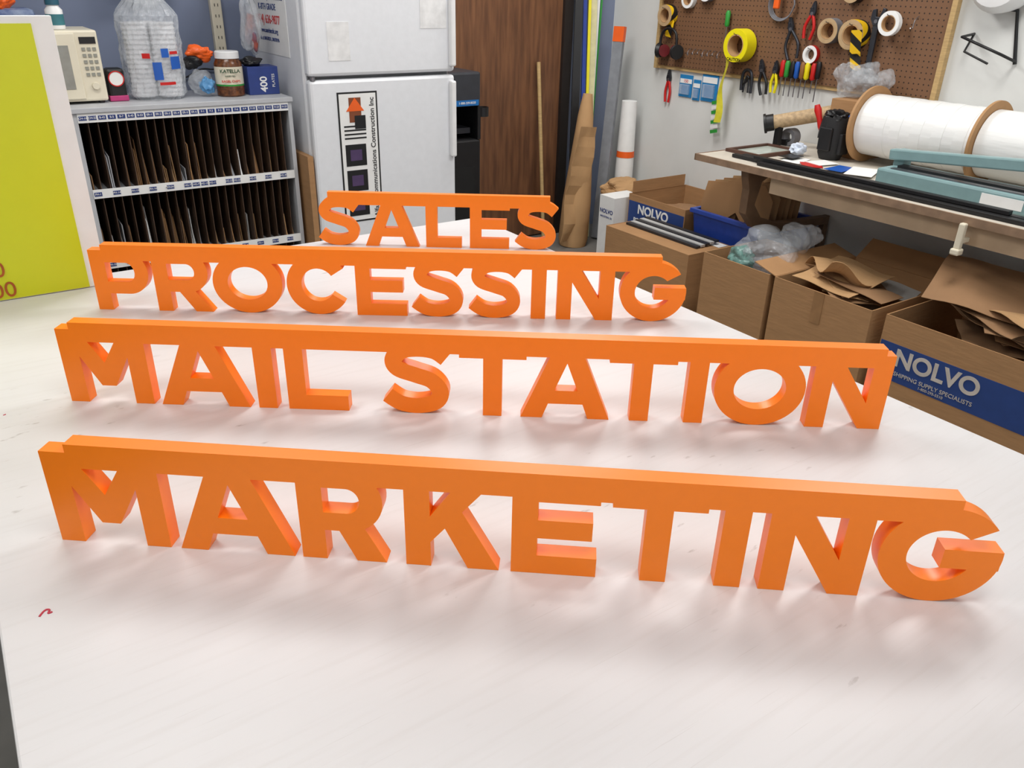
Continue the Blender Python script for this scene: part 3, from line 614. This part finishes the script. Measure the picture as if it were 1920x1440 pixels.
e=carton('supply_carton',3.30,3.52,3.72,3.86,.42,WHITE,(None,)*4); bx(e,'lid',3.30,3.52,3.72,3.86,.42,.424,WHITE); text(e,'NOLVO',(3.299,3.79,.33),xd,yd,.035,NAVY,bold=.02); text(e,'INDUSTRIAL SA',(3.299,3.79,.295),xd,yd,.016,NAVY)
e=carton('mailer_carton',3.38,3.86,3.20,3.68,.46,CARD,(None,None,None,None),fl=.01)
bx(e,'flap_up',3.40,3.84,3.672,3.676,.46,.53,CARD); bx(e,'blue_band',3.3785,3.38,3.205,3.675,.27,.42,BLUEB)
text(e,'NOLVO',(3.377,3.46,.378),xd,yd,.075,WHITE,bold=.03); text(e,'POLY BUBBLE MAILERS',(3.377,3.44,.31),xd,yd,.036,WHITE,bold=.02)
film(e,'filling',(3.62,3.44,.34),(.2,.2,.05),KRAFTD,3)
e=carton('long_carton',3.02,3.34,2.80,3.46,.36,CARD,(None,)*4)
bx(e,'lid',3.025,3.335,2.805,3.455,.352,.358,CARD)
for i in range(5): box(e,'grey_sheet',(3.15+i*.035,3.14,.366+i*.003),(.03,.56,.012),GREYL if i%2 else DSTEEL)
bx(e,'label',3.26,3.33,2.815,2.92,.3585,.36,WHITE)
# blue bin
e=E('plastic_tote'); BB=mat('tote_blue',(44,74,165),.35)
bm=bmesh.new()
def rr(x0,x1,y0,y1,z): return [bm.verts.new(v) for v in ((x0,y0,z),(x1,y0,z),(x1,y1,z),(x0,y1,z))]
rs=[rr(3.43,3.79,2.72,3.10,.001),rr(3.39,3.83,2.68,3.15,.46),rr(3.375,3.845,2.665,3.165,.46),rr(3.375,3.845,2.665,3.165,.485),rr(3.40,3.82,2.69,3.14,.485),rr(3.44,3.78,2.73,3.09,.02)]
bm.faces.new(rs[0])
for a,b_ in zip(rs,rs[1:]):
    for i in range(4): bm.faces.new((a[i],a[(i+1)%4],b_[(i+1)%4],b_[i]))
bm.faces.new(rs[-1]); fin(bm,'tub',e,BB,bev=.004)
for i in range(6):
    pts=[(-.2,0),(-.06,0),(-.04,.10),(.0,.13),(.04,.08),(.10,.1),(.09,0),(.2,0),(.22,.22),(.16,.30),(.06,.28),(.02,.33),(-.08,.29),(-.2,.28),(-.23,.15)]
    prism(e,'cutout_board',[(x*(.9-.03*i),y) for x,y in pts],.004,KRAFT if i%2 else CARD,(3.50+i*.045,2.94-.012*i,.36+.008*i),(PI/2+.0,0,-PI/2+.35+.12*math.sin(i)))
e=carton('open_carton',2.91,3.36,2.20,2.60,.45,CARD,(None,None,None,None))
film(e,'bubble_wrap',(3.16,2.40,.47),(.17,.17,.10),MILK,31); film(e,'green_bag',(3.02,2.46,.44),(.06,.08,.06),mat('teal_film',(120,170,160),.3,.1,alpha=.6),32)
film(e,'bubble_wrap',(3.25,2.32,.54),(.08,.10,.08),MILK,35)
e=carton('open_carton',2.91,3.50,1.68,2.17,.45,CARD,(None,35,None,15),fl=.13)
box(e,'packing_tape',(2.908,1.93,.38),(.002,.05,.14),mat('tape_clear',(160,120,80),.3))
for i in range(7): sheet(e,'board_scrap',random.uniform(.2,.34),random.uniform(.15,.3),random.choice([KRAFTD,CARDD,GREYL,KRAFT]),(3.2+random.uniform(-.08,.08),1.93+random.uniform(-.06,.06),.38+i*.014),(random.uniform(-.2,.2),random.uniform(-.25,.15),random.uniform(0,3)),.01,i)
sheet(e,'kraft_crumple',.3,.2,KRAFT,(3.15,2.02,.48),(.2,.3,1),.05,4)
e=carton('shipping_carton',2.93,3.55,.90,1.63,.45,CARD,(None,30,None,None))
bx(e,'blue_band',2.9285,2.93,.905,1.625,.19,.345,BLUEB)
text(e,'NOLVO',(2.927,1.38,.290),xd,yd,.098,WINK,'CENTER',bold=.03); text(e,'SHIPPING SUPPLY SPECIALISTS',(2.927,1.38,.225),xd,yd,.024,WINK)
text(e,'1-800-295-5510',(2.927,1.38,.205),xd,yd,.016,WINK)
for i in range(9): sheet(e,'kraft_board',random.uniform(.3,.45),random.uniform(.25,.4),random.choice([KRAFTD,CARD,KRAFTD,KRAFT]),(3.22+random.uniform(-.04,.06),1.27+random.uniform(-.06,.06),.38+i*.020),(random.uniform(-.2,.2),random.uniform(-.25,.1),random.uniform(0,3)),.012,i+20)
sheet(e,'flat_bag',.36,.5,KRAFTD,(3.2,1.34,.58),(.12,-.25,.3),.01,50)

# ================= WORLD, CAMERA =================
wd=bpy.data.worlds.new('world'); S.world=wd; wd.use_nodes=True; wd.node_tree.nodes['Background'].inputs[0].default_value=(.95,.97,1,1); wd.node_tree.nodes['Background'].inputs[1].default_value=1.14
cam=bpy.data.cameras.new('camera'); cam.lens=1505.2/1920*36; cam.sensor_width=36; cam.clip_start=.01
co=bpy.data.objects.new('camera',cam); link(co)
r=Vector((.8292,-.5587,.0211));u=Vector((.2341,.3813,.8943)); F=Vector((.5077,.7366,-.4469))
M=Matrix((r,u,-F)).transposed().to_4x4(); M.translation=(0,0,1.6); co.matrix_world=M
S.camera=co
